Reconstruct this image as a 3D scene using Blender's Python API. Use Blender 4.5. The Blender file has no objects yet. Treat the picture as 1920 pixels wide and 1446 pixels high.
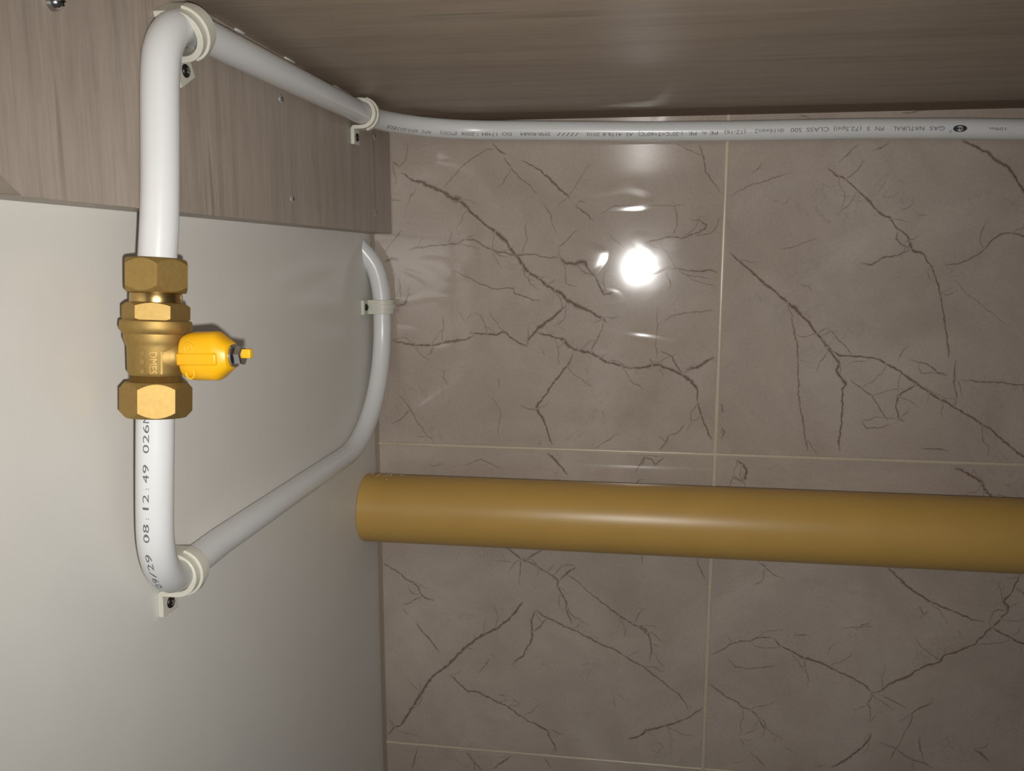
import bpy, bmesh, math, random
from mathutils import Vector, Matrix, noise

# ------------------------------------------------------------------ camera, world, light, exposure
scene = bpy.context.scene
COL = scene.collection
V = Vector
YAW, PITCH, ROLL, F_PX = 0.143658, -0.153717, 0.000564, 1542.03
CAM_POS = V((0.0, -0.719, 0.0))

def cam_axes():
    cy, sy = math.cos(YAW), math.sin(YAW)
    cp, sp = math.cos(PITCH), math.sin(PITCH)
    f = V((-sy * cp, cy * cp, sp))
    r0 = V((cy, sy, 0)); u0 = r0.cross(f)
    r = r0 * math.cos(ROLL) + u0 * math.sin(ROLL)
    u = u0 * math.cos(ROLL) - r0 * math.sin(ROLL)
    return r, f, u

r_, f_, u_ = cam_axes()
cd = bpy.data.cameras.new('camera')
cam = bpy.data.objects.new('camera', cd)
COL.objects.link(cam)
m = Matrix.Identity(4)
for i in range(3):
    m[i][0], m[i][1], m[i][2], m[i][3] = r_[i], u_[i], -f_[i], CAM_POS[i]
cam.matrix_world = m
cd.sensor_fit = 'HORIZONTAL'; cd.sensor_width = 36.0
cd.lens = F_PX / 1920 * 36.0
cd.clip_start = 0.01; cd.clip_end = 20
scene.camera = cam

world = bpy.data.worlds.new('dim_room'); scene.world = world
world.use_nodes = True
bg = world.node_tree.nodes['Background']
bg.inputs[0].default_value = (1.0, 0.97, 0.93, 1); bg.inputs[1].default_value = 0.06

# the phone's own flash, a hand's breadth below and right of its lens, aimed where the phone points
FLASH_POS = V((0.012, -0.719, -0.015))
ld = bpy.data.lights.new('phone_flash', 'SPOT')
ld.energy = 8.7; ld.color = (1.0, 0.985, 0.955)
ld.shadow_soft_size = 0.0035
ld.spot_size = math.radians(114); ld.spot_blend = 1.0
flash = bpy.data.objects.new('phone_flash', ld); COL.objects.link(flash)
fm = m.copy()
for i in range(3): fm[i][3] = FLASH_POS[i]
flash.matrix_world = fm

scene.view_settings.view_transform = 'Standard'
scene.view_settings.look = 'None'
scene.view_settings.gamma = 1.0
scene.view_settings.use_curve_mapping = False
scene.view_settings.exposure = 0.0
try:
    scene.cycles.use_denoising = True
    scene.cycles.blur_glossy = 0.0
except Exception: pass

# ------------------------------------------------------------------ helpers
def srgb(r, g, b):
    def c(v):
        v /= 255.0
        return v / 12.92 if v <= 0.04045 else ((v + 0.055) / 1.055) ** 2.4
    return (c(r), c(g), c(b), 1.0)

def tag(o, label=None, cat=None, group=None, kind=None):
    if label: o['label'] = label
    if cat: o['category'] = cat
    if group: o['group'] = group
    if kind: o['kind'] = kind
    return o

def empty(name, loc=(0, 0, 0)):
    o = bpy.data.objects.new(name, None); COL.objects.link(o)
    o.location = loc; o.empty_display_size = 0.01
    return o

def link(name, me, mat, parent=None, smooth=False):
    me.materials.append(mat)
    if smooth:
        for p in me.polygons: p.use_smooth = True
    o = bpy.data.objects.new(name, me); COL.objects.link(o)
    if parent is not None:
        o.parent = parent
        o.matrix_parent_inverse = Matrix.Translation(-V(parent.location))
    return o

def mesh_obj(name, verts, faces, mat, parent=None, smooth=False, auto=None):
    me = bpy.data.meshes.new(name)
    me.from_pydata([tuple(v) for v in verts], [], faces); me.update()
    o = link(name, me, mat, parent, smooth)
    if auto is not None: sharp(o, auto)
    return o

def sharp(o, deg):
    bm = bmesh.new(); bm.from_mesh(o.data)
    lim = math.radians(deg)
    for e in bm.edges:
        if len(e.link_faces) == 2 and e.calc_face_angle(0) > lim: e.smooth = False
    for f in bm.faces: f.smooth = True
    bm.to_mesh(o.data); bm.free()

def box_obj(name, lo, hi, mat, parent=None, bevel=0.0, seg=2):
    bm = bmesh.new()
    vs = [bm.verts.new((x, y, z)) for x in (lo[0], hi[0]) for y in (lo[1], hi[1]) for z in (lo[2], hi[2])]
    for q in ((0, 1, 3, 2), (4, 6, 7, 5), (0, 4, 5, 1), (2, 3, 7, 6), (0, 2, 6, 4), (1, 5, 7, 3)):
        bm.faces.new([vs[i] for i in q])
    bmesh.ops.recalc_face_normals(bm, faces=bm.faces)
    if bevel: bmesh.ops.bevel(bm, geom=list(bm.edges), offset=bevel, segments=seg, profile=0.5, affect='EDGES')
    me = bpy.data.meshes.new(name); bm.to_mesh(me); bm.free()
    return link(name, me, mat, parent)

def perp(t):
    a = V((0, 0, 1)) if abs(t.z) < 0.9 else V((1, 0, 0))
    n = (a - t * a.dot(t)).normalized()
    return n, t.cross(n)

def lathe(name, origin, axis, prof, mat, parent=None, seg=40, auto=35, nsides=None, phase=0.0):
    """revolve (distance along axis, radius) pairs; nsides gives a prism (hex nut) instead of a circle"""
    axis = V(axis).normalized(); n, b = perp(axis)
    k = nsides or seg
    verts, faces = [], []
    for (d, r) in prof:
        for i in range(k):
            a = phase + 2 * math.pi * i / k
            verts.append(V(origin) + axis * d + (n * math.cos(a) + b * math.sin(a)) * r)
    for j in range(len(prof) - 1):
        for i in range(k):
            i2 = (i + 1) % k
            faces.append((j * k + i, j * k + i2, (j + 1) * k + i2, (j + 1) * k + i))
    faces.append(tuple(range(k - 1, -1, -1)))
    faces.append(tuple(range((len(prof) - 1) * k, len(prof) * k)))
    o = mesh_obj(name, verts, faces, mat, parent, True)
    bm = bmesh.new(); bm.from_mesh(o.data); bmesh.ops.recalc_face_normals(bm, faces=bm.faces); bm.to_mesh(o.data); bm.free()
    sharp(o, auto)
    return o

def fillet_path(pts, step=0.003):
    """pts: list of (xyz, corner radius) -> dense polyline with rounded corners"""
    out = [V(pts[0][0])]
    for i in range(1, len(pts) - 1):
        P, r = V(pts[i][0]), pts[i][1]
        a = (V(pts[i - 1][0]) - P); b = (V(pts[i + 1][0]) - P)
        la, lb = a.length, b.length; a.normalize(); b.normalize()
        ang = a.angle(b)
        if r <= 0 or ang > math.pi - 1e-3:
            out.append(P); continue
        d = min(r / math.tan(ang / 2), la * 0.98, lb * 0.98); rr = d * math.tan(ang / 2)
        c = P + (a + b).normalized() * (rr / math.sin(ang / 2))
        s = P + a * d; e = P + b * d
        u = (s - c).normalized(); w = (e - c).normalized(); tot = u.angle(w)
        n = max(3, int(tot * rr / step))
        for k in range(n + 1):
            t = k / n
            out.append(c + (u * math.sin((1 - t) * tot) + w * math.sin(t * tot)) * (rr / math.sin(tot)))
    out.append(V(pts[-1][0]))
    dense = [out[0]]
    for p in out[1:]:
        q = dense[-1]; L = (p - q).length; n = max(1, int(L / (step * 2)))
        for k in range(1, n + 1): dense.append(q.lerp(p, k / n))
    for _ in range(6):                                           # relax: no hard kink where arcs meet straights
        dense = [dense[0]] + [(dense[i - 1] + dense[i] * 2 + dense[i + 1]) / 4 for i in range(1, len(dense) - 1)] + [dense[-1]]
    return dense

class Path:
    def __init__(self, pts):
        self.p = pts; self.s = [0.0]
        for a, b in zip(pts, pts[1:]): self.s.append(self.s[-1] + (b - a).length)
    def at(self, s):
        s = max(0.0, min(self.s[-1], s)); lo, hi = 0, len(self.s) - 1
        while hi - lo > 1:
            mid = (lo + hi) // 2
            if self.s[mid] <= s: lo = mid
            else: hi = mid
        t = (s - self.s[lo]) / max(1e-9, self.s[hi] - self.s[lo])
        a = self.p[max(lo - 1, 0)]; b = self.p[min(hi + 1, len(self.p) - 1)]
        return self.p[lo].lerp(self.p[hi], t), (b - a).normalized()
    def find(self, axis, val, first=False):
        """arc length where the given coordinate crosses val (last crossing unless first)"""
        best = None
        for i in range(len(self.p) - 1):
            a, b = self.p[i][axis], self.p[i + 1][axis]
            if (a - val) * (b - val) <= 0 and a != b:
                best = self.s[i] + (self.s[i + 1] - self.s[i]) * (val - a) / (b - a)
                if first: return best
        return best

def tube(name, pts, R, mat, parent=None, seg=32):
    t0 = (pts[1] - pts[0]).normalized(); n, _ = perp(t0)
    verts, faces = [], []
    for i, p in enumerate(pts):
        t = (pts[min(i + 1, len(pts) - 1)] - pts[max(i - 1, 0)]).normalized()
        n = (n - t * n.dot(t)).normalized(); b = t.cross(n)
        for k in range(seg):
            a = 2 * math.pi * k / seg
            verts.append(p + (n * math.cos(a) + b * math.sin(a)) * R)
    for i in range(len(pts) - 1):
        for k in range(seg):
            k2 = (k + 1) % seg
            faces.append((i * seg + k, i * seg + k2, (i + 1) * seg + k2, (i + 1) * seg + k))
    faces.append(tuple(range(seg - 1, -1, -1))); faces.append(tuple(range((len(pts) - 1) * seg, len(pts) * seg)))
    return mesh_obj(name, verts, faces, mat, parent, True, 40)

def glyphs(text, res=4):
    """filled outline of a text as (verts2d, triangles), x from 0, cap height 1"""
    cu = bpy.data.curves.new('tmp_text', 'FONT'); cu.body = text; cu.size = 1.0; cu.resolution_u = res
    o = bpy.data.objects.new('tmp_text', cu); COL.objects.link(o)
    dg = bpy.context.evaluated_depsgraph_get()
    me = bpy.data.meshes.new_from_object(o.evaluated_get(dg))
    bm = bmesh.new(); bm.from_mesh(me)
    bmesh.ops.triangulate(bm, faces=bm.faces)
    for _ in range(4):                                           # short edges, so the print follows the curve it lies on
        lg = [e for e in bm.edges if e.calc_length() > 0.16]
        if not lg: break
        bmesh.ops.subdivide_edges(bm, edges=lg, cuts=1)
        bmesh.ops.triangulate(bm, faces=bm.faces)
    bm.verts.index_update(); vs = [(v.co.x, v.co.y) for v in bm.verts]
    fs = [tuple(v.index for v in f.verts) for f in bm.faces]
    bm.free(); bpy.data.meshes.remove(me); bpy.data.objects.remove(o); bpy.data.curves.remove(cu)
    if not vs: return [], []
    x0 = min(v[0] for v in vs)
    return [((v[0] - x0), v[1] / 0.73) for v in vs], fs

# ------------------------------------------------------------------ materials
class NT:
    def __init__(self, name):
        self.m = bpy.data.materials.new(name); self.m.use_nodes = True
        self.t = self.m.node_tree; self.b = self.t.nodes['Principled BSDF']
    def n(self, typ, **kw):
        nd = self.t.nodes.new(typ)
        for k, v in kw.items(): setattr(nd, k, v)
        return nd
    def l(self, a, b): self.t.links.new(a, b)
    def set(self, **kw):
        for k, v in kw.items(): self.b.inputs[k.replace('_', ' ')].default_value = v
        return self
    def coords(self, scale=(1, 1, 1), loc=(0, 0, 0)):
        g = self.n('ShaderNodeNewGeometry'); mp = self.n('ShaderNodeMapping')
        mp.inputs['Location'].default_value = loc
        mp.inputs['Scale'].default_value = scale
        self.l(g.outputs['Position'], mp.inputs['Vector']); return mp.outputs['Vector']
    def noise(self, vec, scale, detail=4, rough=0.55, dist=0.0):
        nd = self.n('ShaderNodeTexNoise'); nd.inputs['Scale'].default_value = scale
        nd.inputs['Detail'].default_value = detail; nd.inputs['Roughness'].default_value = rough
        nd.inputs['Distortion'].default_value = dist
        self.l(vec, nd.inputs['Vector']); return nd.outputs['Fac']
    def ramp(self, fac, stops, interp='LINEAR'):
        r = self.n('ShaderNodeValToRGB'); r.color_ramp.interpolation = interp; e = r.color_ramp.elements
        e[0].position, e[0].color = stops[0]; e[1].position, e[1].color = stops[-1]
        for p, c in stops[1:-1]:
            x = e.new(p); x.color = c
        self.l(fac, r.inputs['Fac']); return r.outputs['Color']
    def mix(self, fac, a, b, mode='MIX'):
        x = self.n('ShaderNodeMix'); x.data_type = 'RGBA'; x.blend_type = mode
        for sock, val in ((x.inputs[0], fac), (x.inputs[6], a), (x.inputs[7], b)):
            if hasattr(val, 'links'): self.l(val, sock)
            else: sock.default_value = val
        return x.outputs[2]
    def math(self, op, a, b=0.0):
        x = self.n('ShaderNodeMath'); x.operation = op
        for sock, val in ((x.inputs[0], a), (x.inputs[1], b)):
            if hasattr(val, 'links'): self.l(val, sock)
            else: sock.default_value = val
        return x.outputs[0]
    def bump(self, h, strength, dist):
        b = self.n('ShaderNodeBump'); b.inputs['Strength'].default_value = strength
        b.inputs['Distance'].default_value = dist
        self.l(h, b.inputs['Height']); self.l(b.outputs['Normal'], self.b.inputs['Normal'])
    def base(self, c): self.l(c, self.b.inputs['Base Color'])

def plain(name, col, rough, metal=0.0, spec=0.5, speck=0.06, scale=300):
    t = NT(name); v = t.coords()
    f = t.noise(v, scale, 3)
    dark = tuple(c * (1 - speck * 2) for c in col[:3]) + (1,)
    t.base(t.ramp(f, [(0.3, dark), (0.7, col)]))
    t.set(Roughness=rough, Metallic=metal)
    t.b.inputs['Specular IOR Level'].default_value = spec
    return t.m

def mat_tile():
    t = NT('marble_tile'); v = t.coords()
    big = t.noise(v, 9, 5, 0.6, 0.6); mid = t.noise(v, 38, 6, 0.65, 0.4); fine = t.noise(v, 420, 3, 0.6)
    c = t.ramp(big, [(0.28, TILE_D), (0.5, TILE_M), (0.74, TILE_L)])
    c = t.mix(t.ramp(mid, [(0.42, (0, 0, 0, 1)), (0.75, (0.55, 0.55, 0.55, 1))]), c, TILE_G)
    c = t.mix(0.22, c, t.ramp(fine, [(0.3, TILE_D), (0.7, TILE_L)]))
    # hair-thin secondary cracks
    vo = t.n('ShaderNodeTexNoise'); vo.inputs['Scale'].default_value = 14; vo.inputs['Detail'].default_value = 7
    vo.inputs['Roughness'].default_value = 0.62; vo.inputs['Distortion'].default_value = 0.9
    t.l(t.coords(), vo.inputs['Vector'])
    ridge = t.math('ABSOLUTE', t.math('SUBTRACT', vo.outputs['Fac'], 0.5))
    hair = t.ramp(ridge, [(0.0, (0.26, 0.26, 0.26, 1)), (0.006, (0, 0, 0, 1))])
    gate = t.ramp(t.noise(v, 11, 2), [(0.5, (0, 0, 0, 1)), (0.62, (1, 1, 1, 1))])
    hg = t.mix(1.0, hair, gate, 'MULTIPLY')
    c = t.mix(hg, c, VEIN)
    # traced veins carried by the ribbons
    at = t.n('ShaderNodeAttribute'); at.attribute_name = 'vein'
    brk = t.ramp(t.noise(v, 700, 4, 0.7), [(0.2, (0.35, 0.35, 0.35, 1)), (0.55, (1, 1, 1, 1))])
    vf = t.mix(1.0, at.outputs['Color'], brk, 'MULTIPLY')
    c = t.mix(vf, c, VEIN)
    t.base(c)
    t.set(Roughness=0.085)
    t.b.inputs['Specular IOR Level'].default_value = 0.55
    h1 = t.noise(t.coords((1.0, 1, 1.6)), 20, 1, 0.4, 0.8)
    h2 = t.ramp(t.noise(t.coords((1.0, 1, 2.1), RIPPLE), 15, 0, 0.4, 1.0), [(0.56, (0, 0, 0, 1)), (0.86, (1, 1, 1, 1))], 'EASE')
    hs = t.math('ADD', t.math('MULTIPLY', h1, 0.16), t.math('MULTIPLY', h2, 1.0))
    t.bump(hs, 1.0, TILE_BUMP)
    return t.m

def mat_wood(name, axis, light, mid, dark, rough=0.42):
    t = NT(name)
    sc = {'X': (0.045, 1, 1), 'Z': (1, 1, 0.045)}[axis]
    sc2 = {'X': (0.09, 1, 1), 'Z': (1, 1, 0.09)}[axis]
    v = t.coords(sc)
    a = t.noise(v, 60, 6, 0.62, 0.5); b = t.noise(t.coords(sc2), 420, 4, 0.7); p = t.noise(t.coords(), 14, 3, 0.5)
    c = t.ramp(a, [(0.3, dark), (0.5, mid), (0.72, light)])
    c = t.mix(0.38, c, t.ramp(b, [(0.3, dark), (0.65, light)]))
    c = t.mix(t.ramp(p, [(0.45, (0, 0, 0, 1)), (0.8, (0.45, 0.45, 0.45, 1))]), c, light)
    # a few dark pore streaks
    st = t.noise(v, 130, 2, 0.4)
    c = t.mix(t.ramp(st, [(0.25, (0.45, 0.45, 0.45, 1)), (0.31, (0, 0, 0, 1))]), c, tuple(x * 0.55 for x in dark[:3]) + (1,))
    t.base(c); t.set(Roughness=rough)
    t.b.inputs['Specular IOR Level'].default_value = 0.35
    t.bump(b, 0.25, 0.0003)
    return t.m

TILE_BUMP = 0.00042
RIPPLE = (0.8, 0.0, 2.3)
TILE_D, TILE_M, TILE_L, TILE_G = srgb(151, 136, 124), srgb(169, 155, 143), srgb(184, 172, 161), srgb(156, 146, 136)
VEIN = srgb(88, 68, 50)
M_TILE = mat_tile()
M_GROUT = plain('grout', srgb(186, 174, 154), 0.28, speck=0.05)
M_PANEL = plain('white_panel', srgb(216, 213, 206), 0.42, speck=0.015, scale=40)
M_CEIL = mat_wood('brown_wood_laminate', 'X', srgb(166, 150, 133), srgb(151, 136, 119), srgb(132, 117, 102))
M_BOARD = mat_wood('pale_wood_laminate', 'Z', srgb(175, 162, 149), srgb(160, 147, 135), srgb(138, 126, 114))
M_SEAL = plain('brown_sealant', srgb(70, 56, 45), 0.6)
M_PIPE = plain('white_pipe_plastic', srgb(211, 211, 210), 0.28, speck=0.01, scale=60)
M_CLAMP = plain('cream_clamp_plastic', srgb(201, 198, 184), 0.45, speck=0.03, scale=200)
M_INK = plain('grey_ink', srgb(98, 100, 104), 0.5)
M_INK2 = plain('dark_ink', srgb(40, 42, 46), 0.5)
M_YPIPE = plain('ochre_pipe_plastic', srgb(184, 147, 78), 0.36, speck=0.03, scale=30)
M_YEL = plain('yellow_plastic', srgb(230, 170, 16), 0.38, speck=0.02, scale=120)
M_BRASS = plain('brass', srgb(178, 149, 91), 0.62, metal=0.95, speck=0.06, scale=500)
M_BRASS2 = plain('polished_brass', srgb(200, 168, 108), 0.26, metal=1.0, speck=0.03)
M_CHROME = plain('chrome', srgb(190, 190, 192), 0.18, metal=1.0, speck=0.02)
M_STEEL = plain('screw_steel', srgb(186, 184, 180), 0.36, metal=0.6)
M_BLACK = plain('black_screw', srgb(22, 20, 19), 0.4)
M_CRUMB = plain('mortar_crumb', srgb(196, 176, 128), 0.8)
M_CHIP = plain('white_sealant', srgb(214, 210, 200), 0.5)
M_SLOT = plain('dark_steel', srgb(72, 69, 65), 0.45, metal=0.6)

# ------------------------------------------------------------------ the setting
XW = -0.2315          # face of the white side panel
XB = -0.2115          # face of the wooden mounting board
ZC = 0.1204           # underside of the wooden shelf
ZB = 0.0212           # lower edge of the mounting board
RP = 0.008            # white pipe radius

wall_left = tag(box_obj('wall_left', (XW - 0.018, -0.95, -1.05), (XW, 0.0, ZC), M_PANEL, None, 0.0008), 'smooth white side panel left of the tiled wall', 'wall', kind='structure')
ceiling = tag(box_obj('ceiling', (XW - 0.018, -0.62, ZC), (0.98, 0.012, ZC + 0.018), M_CEIL, None, 0.0006), 'brown wood-grain shelf underside overhead', 'ceiling', kind='structure')
wall_back = tag(box_obj('wall_back', (XW - 0.018, 0.0012, -1.07), (0.99, 0.05, ZC + 0.03), M_GROUT), 'glossy beige marble-look tiled wall with tan grout', 'wall', kind='structure')

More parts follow.
